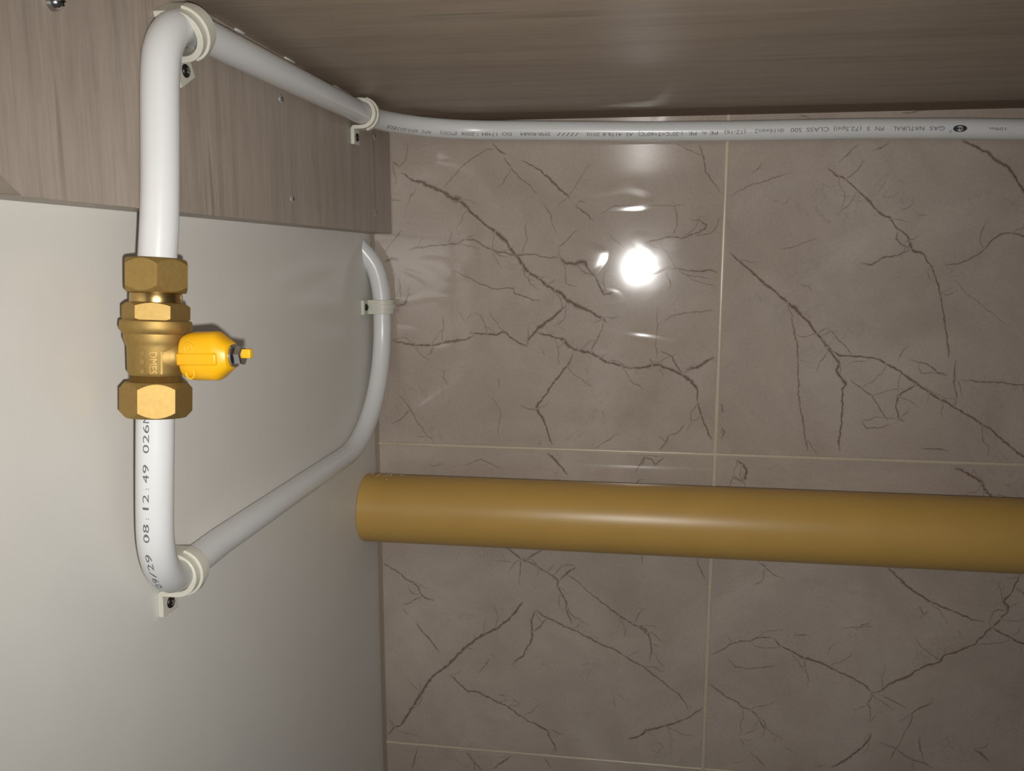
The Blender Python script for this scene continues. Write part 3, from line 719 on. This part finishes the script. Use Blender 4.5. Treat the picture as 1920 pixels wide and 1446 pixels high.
# the maker's oval: a dark ellipse with light strokes, and the registered mark
so = up.find(0, 0.2485); a0 = tilt(0.2485)
vs, fs = [on_up(so, a0)], []
for k in range(32):
    a = 2 * math.pi * k / 32
    vs.append(on_up(so + 0.0051 * math.cos(a), a0 + 0.0026 * math.sin(a) / RP))
fs = [(0, 1 + k, 1 + (k + 1) % 32) for k in range(32)]
oval = mesh_obj('printed_emblem', vs, fs, M_INK2, pipe_up)
RI = RP + 0.00012
lt = Ink(); lt.word('TC', 0.0050, 0.0026, lambda u, v: on_up(so + 0.0025 - u, a0 + (v - 0.0013) / RP)); lt.build('emblem_letters', M_PIPE, oval)
RI = RP + 0.00006
rg = Ink(); rg.word('®', 0.0022, 0.0022, lambda u, v: on_up(up.find(0, 0.2430) - u, a0 + (v + 0.0012) / RP)); rg.build('registered_mark', M_INK, pipe_up)

def on_low(s, ang):
    c, t = low.at(s)
    side = V((-1, 0, 0)); side = (side - t * side.dot(t)).normalized()
    n = t.cross(-side).normalized()
    return c + (n * math.cos(ang) + side * math.sin(ang)) * RI
ink = Ink()
s0 = low.find(2, -0.0838, True)                     # foot of the first 0 in 026M
AD = 0.00442
for i, ch in enumerate('09/29 08:12:49 026M'):
    if ch == ' ': continue
    s = s0 - (i - 15) * AD
    w = {':': 0.0007, '1': 0.0011, '/': 0.0034}.get(ch, 0.0037)
    off = (0.0037 - w) / 2
    hh = 0.0029 if ch != ':' else 0.0020
    ink.word(ch, w, hh, lambda u, v, s=s, off=off: on_low(s - off - u, math.radians(-3) + (v - 0.00145) / RP))
tag(ink.build('printed_text', M_INK, pipe_low), kind='stuff')

# ------------------------------------------------------------------ pipe clamps
def sweep(name, pts, axis, width, th, mat, parent, bevel=0.0004):
    """band of given thickness following pts (list of 3D points), extruded along axis"""
    axis = V(axis); vs, fs = [], []; n = len(pts)
    for i, p in enumerate(pts):
        t = (pts[min(i + 1, n - 1)] - pts[max(i - 1, 0)]).normalized(); o_ = t.cross(axis)
        for sn, sa in ((-1, -1), (1, -1), (1, 1), (-1, 1)):
            vs.append(p + o_ * (th / 2 * sn) + axis * (width / 2 * sa))
    for i in range(n - 1):
        for j in range(4): fs.append((i * 4 + j, (i + 1) * 4 + j, (i + 1) * 4 + (j + 1) % 4, i * 4 + (j + 1) % 4))
    fs += [(0, 1, 2, 3), tuple(range(n * 4 - 1, n * 4 - 5, -1))]
    o = mesh_obj(name, vs, fs, mat, parent, True)
    bm = bmesh.new(); bm.from_mesh(o.data); bmesh.ops.recalc_face_normals(bm, faces=bm.faces); bm.to_mesh(o.data); bm.free()
    sharp(o, 35)
    if bevel:
        md = o.modifiers.new('bevel', 'BEVEL'); md.width = bevel; md.segments = 2; md.limit_method = 'ANGLE'; md.angle_limit = math.radians(50)
        md.harden_normals = False
    return o

def clamp(label, foot, n, t, h, width=0.0125, ear=0.0125, tongue=0.001, hole=False):
    """one-eared strap: foot = point of the mounting surface under the pipe's axis, n = outward, t = towards the ear, h = pipe standoff"""
    foot, n, t = V(foot), V(n).normalized(), V(t).normalized(); ax = n.cross(t)
    root = empty('pipe_clamp', foot); tag(root, label, 'clamp', 'cream pipe clamps')
    th = 0.0029; R = RP + 0.0003 + th / 2
    P = lambda a, b: foot + n * a + t * b
    pts = [P(tongue, -R - 0.0002), P((tongue + h) / 2, -R)]
    for k in range(0, 25):
        a = -math.pi / 2 + math.pi * k / 24
        pts.append(P(h + R * math.cos(a), R * math.sin(a)))
    f = 0.0016
    pts.append(P(th / 2 + f + 0.0005, R + 0.0001))
    for k in range(0, 6):
        a = math.pi / 2 * k / 5
        pts.append(P(th / 2 + f - f * math.sin(a), R + f - f * math.cos(a)))
    pts += [P(th / 2, R + f + 0.004), P(th / 2, R + ear)]
    sweep('band', pts, ax, width, th, M_CLAMP, root)
    rib = [P(h + (R + th * 0.62) * math.cos(a), (R + th * 0.62) * math.sin(a)) for a in [math.radians(-78 + 156 * k / 24) for k in range(25)]]
    sweep('rib', rib, ax, width * 0.34, th * 0.6, M_CLAMP, root, 0.0003)
    screw('screw', P(th + 0.0001, R + 0.0070), n, 0.0031, M_BLACK, root, 0.0016, M_STEEL if not hole else M_BLACK, 0.7)
    return root

clamp('cream clamp at the upper bend above the brass valve, by the board', (XB, -0.3510, 0.1010), (1, 0, 0), (0, math.sin(0.50), -math.cos(0.50)), 0.0086, width=0.0150, tongue=0.0)
clamp('cream clamp at the far end of the board, beside the tiled wall', (XB, -0.0980, 0.1070), (1, 0, 0), (0, 0, -1), 0.0086)
clamp('cream clamp lowest on the white panel, at the lower pipe bend', (XW, -0.3515, -0.1562), (1, 0, 0), (0, 0, -1), 0.0104, width=0.0135)
clamp('cream clamp round the upright pipe stretch in the corner', (XW, -0.0095, -0.0425), (1, 0, 0), (0, -1, 0), 0.0120, hole=True)

# ------------------------------------------------------------------ brass gas valve
valve = empty('gas_valve', (-0.2056, -0.3860, -0.0690))
tag(valve, 'brass gas valve with yellow handle on the near white pipe', 'valve')
top = V((-0.2046, -0.3836, -0.0005)); bot = V((-0.2057, -0.3897, -0.0690))
ax = (bot - top).normalized(); Lv = (bot - top).length
K = Lv / 294.0                                # 294 px long in the photograph
def st(y): return (y - 485) * K
def hexnut(name, y0, y1, R, phase, mat=M_BRASS, ch=0.0016):
    """hexagonal nut whose corners are turned off to a cone at both ends"""
    n, b = perp(ax); d0, d1 = st(y0), st(y1); seg = 72
    vs, fs = [], []
    slope = 0.16 * R / (ch * 1.7); L_ = d1 - d0
    rings = range(4)
    for q_ in rings:                          # end face, where the cone meets the flats, the same again
        for i in range(seg):
            a = phase + 2 * math.pi * i / seg
            hexr = R * math.cos(math.pi / 6) / math.cos(((a - phase + math.pi / 6) % (math.pi / 3)) - math.pi / 6)
            dd = (hexr - 0.84 * R) / slope
            r, d = ((0.84 * R, 0.0), (hexr, dd), (hexr, L_ - dd), (0.84 * R, L_))[q_]
            vs.append(top + ax * (d0 + d) + (n * math.cos(a) + b * math.sin(a)) * r)
    for j in range(3):
        for i in range(seg):
            fs.append((j * seg + i, j * seg + (i + 1) % seg, (j + 1) * seg + (i + 1) % seg, (j + 1) * seg + i))
    fs += [tuple(range(seg - 1, -1, -1)), tuple(range((len(rings) - 1) * seg, len(rings) * seg))]
    o = mesh_obj(name, vs, fs, mat, valve, True)
    bm = bmesh.new(); bm.from_mesh(o.data); bmesh.ops.recalc_face_normals(bm, faces=bm.faces); bm.to_mesh(o.data); bm.free()
    sharp(o, 20); return o
# direction of the camera side (-Y) in the nut's own angle
n_, b_ = perp(ax); face = math.atan2(V((0.35, -1, 0)).dot(b_), V((0.35, -1, 0)).dot(n_))
ROT = 1.0
hexnut('compression_nut', 485, 547, 0.0143, face + 0.10 + ROT*0.19)
lathe('neck', top, ax, [(st(541), 0.0100), (st(553), 0.0108), (st(566), 0.0108), (st(572), 0.0104)], M_BRASS2, valve)
hexnut('body_hexagon', 566, 602, 0.0139, face + math.pi / 6 + 0.08 + ROT*0.35, ch=0.0009)
lathe('body', top, ax, [(st(598), 0.0138), (st(601), 0.0147), (st(612), 0.0149), (st(619), 0.0143), (st(624), 0.0133), (st(634), 0.0132), (st(641), 0.0126), (st(648), 0.0119), (st(694), 0.0116), (st(701), 0.0106)], M_BRASS, valve, 56, 30)
th_prof = []
for k in range(9):
    y = 699 + k * 2.4
    th_prof += [(st(y), 0.0098), (st(y + 1.2), 0.0107)]
lathe('thread', top, ax, th_prof + [(st(722), 0.0107)], M_BRASS, valve, 48, 60)
hexnut('compression_nut', 713, 779, 0.0148, face + math.pi / 6 + 0.06 + ROT*0.25)
# raised lettering on the body
ct = top + ax * st(672)
vs, fs = [], []
fd = V((0.44, -0.90, 0)).normalized(); sd = fd.cross(ax).normalized()
RB = 0.01172
def on_body(u, v, r):
    a = v / RB
    return ct + ax * u + (fd * math.cos(a) + sd * math.sin(a)) * r
for text, wid, hgt, v0 in (('DMES', 0.0092, 0.0029, 0.0),):
    g, t3 = glyphs(text); w = max(p[0] for p in g); k = len(vs); m_ = len(g)
    for r in (RB - 0.0002, RB + 0.00045):
        vs += [on_body((p[0] / w - 0.5) * wid, v0 + (p[1] - 0.5) * hgt, r) for p in g]
    fs += [tuple(k + i for i in t) for t in t3] + [tuple(k + m_ + i for i in t) for t in t3]
    ed = {}
    for t in t3:
        for i in range(3):
            e = (t[i], t[(i + 1) % 3])
            if (e[1], e[0]) in ed: del ed[(e[1], e[0])]
            else: ed[e] = 1
    fs += [(k + a, k + b, k + m_ + b, k + m_ + a) for a, b in ed]
mesh_obj('raised_letters', vs, fs, M_BRASS, valve)
vs, fs = [], []
def strip(u0, u1, v0, v1):
    k = len(vs)
    for r in (RB - 0.0002, RB + 0.0003):
        vs.extend([on_body(u0, v0, r), on_body(u1, v0, r), on_body(u1, v1, r), on_body(u0, v1, r)])
    fs.extend([tuple(k + i for i in q) for q in ((4, 5, 6, 7), (0, 1, 5, 4), (1, 2, 6, 5), (2, 3, 7, 6), (3, 0, 4, 7))])
for u in (-0.0042, -0.0005, 0.0036): strip(u - 0.0009, u + 0.0009, -0.0052, -0.0036)
strip(-0.0048, 0.0048, 0.0027, 0.0035)
mesh_obj('raised_marks', vs, fs, M_BRASS, valve)
# stem, handle, lock nut
hx = V((1, 0, 0.02)).normalized()
sc = top + ax * st(665)
lathe('stem_boss', sc, hx, [(0.0, 0.0105), (0.0085, 0.0085), (0.0105, 0.0066), (0.0125, 0.0056), (0.0180, 0.0052)], M_BRASS, valve, 40, 50)
sc = sc + hx * 0.0028
handle = empty('handle', sc); handle.parent = valve; handle.matrix_parent_inverse = Matrix.Translation(-V(valve.location))
hb = V((0, 0, 1)); hb = (hb - hx * hb.dot(hx)).normalized(); hn = hx.cross(hb)      # hn: along Y
if hn.y > 0: hn = -hn
def handle_ring(d, rz, ry, pw=2.6, k=48):
    out = []
    for i in range(k):
        a = 2 * math.pi * i / k; c, s = math.cos(a), math.sin(a)
        q = (abs(c) ** pw + abs(s) ** pw) ** (-1 / pw)
        out.append(sc + hx * d + hn * (ry * q * c) + hb * (rz * q * s))
    return out
rings = [(0.0118, 0.0080, 0.0070), (0.0122, 0.0092, 0.0079), (0.0140, 0.0101, 0.0084), (0.0165, 0.0105, 0.0086), (0.0262, 0.0106, 0.0086), (0.0275, 0.0100, 0.0084), (0.0312, 0.0068, 0.0074), (0.0326, 0.0056, 0.0066), (0.0329, 0.0048, 0.0058)]
vs, fs = [], []
for d, rz, ry in rings: vs += handle_ring(d, rz, ry)
kk = 48
for j in range(len(rings) - 1):
    for i in range(kk): fs.append((j * kk + i, j * kk + (i + 1) % kk, (j + 1) * kk + (i + 1) % kk, (j + 1) * kk + i))
fs += [tuple(range(kk - 1, -1, -1)), tuple(range((len(rings) - 1) * kk, len(rings) * kk))]
cap = mesh_obj('grip', vs, fs, M_YEL, None, True)
cap.parent = handle; cap.matrix_parent_inverse = Matrix.Translation(-V(sc))
bm = bmesh.new(); bm.from_mesh(cap.data); bmesh.ops.recalc_face_normals(bm, faces=bm.faces); bm.to_mesh(cap.data); bm.free(); sharp(cap, 32)
def hpart(name, o):
    o.name = name; o.parent = handle; o.matrix_parent_inverse = Matrix.Translation(-V(sc)); return o
def hbox(d0, d1, z0, z1, y0, y1, mat, bev=0.0006):
    """box in handle axes: d along the stem, z across, y out towards the room"""
    bm = bmesh.new(); q = []
    for d in (d0, d1):
        for z in (z0, z1):
            for y in (y0, y1): q.append(bm.verts.new(sc + hx * d + hb * z + hn * y))
    for idx in ((0, 1, 3, 2), (4, 6, 7, 5), (0, 4, 5, 1), (2, 3, 7, 6), (0, 2, 6, 4), (1, 5, 7, 3)): bm.faces.new([q[i] for i in idx])
    bmesh.ops.recalc_face_normals(bm, faces=bm.faces)
    bmesh.ops.bevel(bm, geom=list(bm.edges), offset=bev, segments=3, profile=0.5, affect='EDGES')
    me = bpy.data.meshes.new('b'); bm.to_mesh(me); bm.free()
    return link('b', me, mat, None, True)
for sgn in (1, -1):
    y0, y1 = sorted((0.0060 * sgn, 0.0091 * sgn))
    hpart('rib', hbox(0.0113, 0.0296, -0.0032, 0.0022, y0, y1, M_YEL, 0.0010))
def ring_mark(zc, sweep0, sweep1):
    pts = [sc + hx * (0.0172 + 0.0018 * math.cos(a)) + hb * (zc + 0.0022 * math.sin(a)) + hn * 0.0083 for a in [sweep0 + (sweep1 - sweep0) * k / 14 for k in range(15)]]
    return tube('raised_mark', pts, 0.00045, M_YEL, None, 8)
hpart('raised_mark', ring_mark(0.0042, -0.6, 3.8)); hpart('raised_mark', ring_mark(-0.0066, 2.6, 7.0))
lathe('washer', sc, hx, [(0.0329, 0.0044), (0.0330, 0.0050), (0.0341, 0.0050), (0.0343, 0.0045)], M_CHROME, valve, 32, 40)
lathe('lock_nut', sc, hx, [(0.0342, 0.0034), (0.0346, 0.0041), (0.0374, 0.0042), (0.0379, 0.0036)], M_CHROME, valve, nsides=6, auto=25, phase=0.3)
o = hbox(0.0376, 0.0415, -0.0009, 0.0030, -0.0014, 0.0018, M_YEL, 0.0004); o.name = 'stem_tip'
o.parent = valve; o.matrix_parent_inverse = Matrix.Translation(-V(valve.location))

# ------------------------------------------------------------------ ochre pipe across the tiles and its crumbs
RY = 0.0302
yp = []
for i in range(40):
    x = XW + 0.0004 + (0.96 - XW) * i / 39
    yp.append(V((x, -0.0308, -0.2214 + 0.0010 * (x + 0.23))))
ypipe = tube('drain_pipe', yp, RY, M_YPIPE, None, 64)
tag(ypipe, 'thick ochre yellow plastic pipe running across the lower tiles', 'pipe')
cr = random.Random(3); vs, fs = [], []
for _ in range(46):
    x = XW + 0.004 + abs(cr.gauss(0, 0.022)); a = math.radians(cr.uniform(72, 108) - min(20, 250 * abs(x - XW - 0.01)))
    if x > XW + 0.07: continue
    z0 = -0.2214 + 0.0010 * (x + 0.23)
    p = V((x, -0.0308 - RY * math.cos(a), z0 + RY * math.sin(a))); s = cr.uniform(0.0005, 0.0013)
    k = len(vs)
    vs += [p + V((cr.uniform(-1, 1), cr.uniform(-1, 1), cr.uniform(-0.3, 1))) * s for _ in range(6)]
    fs += [(k, k + 1, k + 2), (k, k + 2, k + 3), (k, k + 3, k + 4), (k, k + 4, k + 1), (k + 5, k + 2, k + 1), (k + 5, k + 3, k + 2), (k + 5, k + 4, k + 3), (k + 5, k + 1, k + 4)]
tag(mesh_obj('mortar_crumbs', vs, fs, M_CRUMB), 'pale mortar crumbs on the left end of the ochre pipe', 'crumbs', kind='stuff')
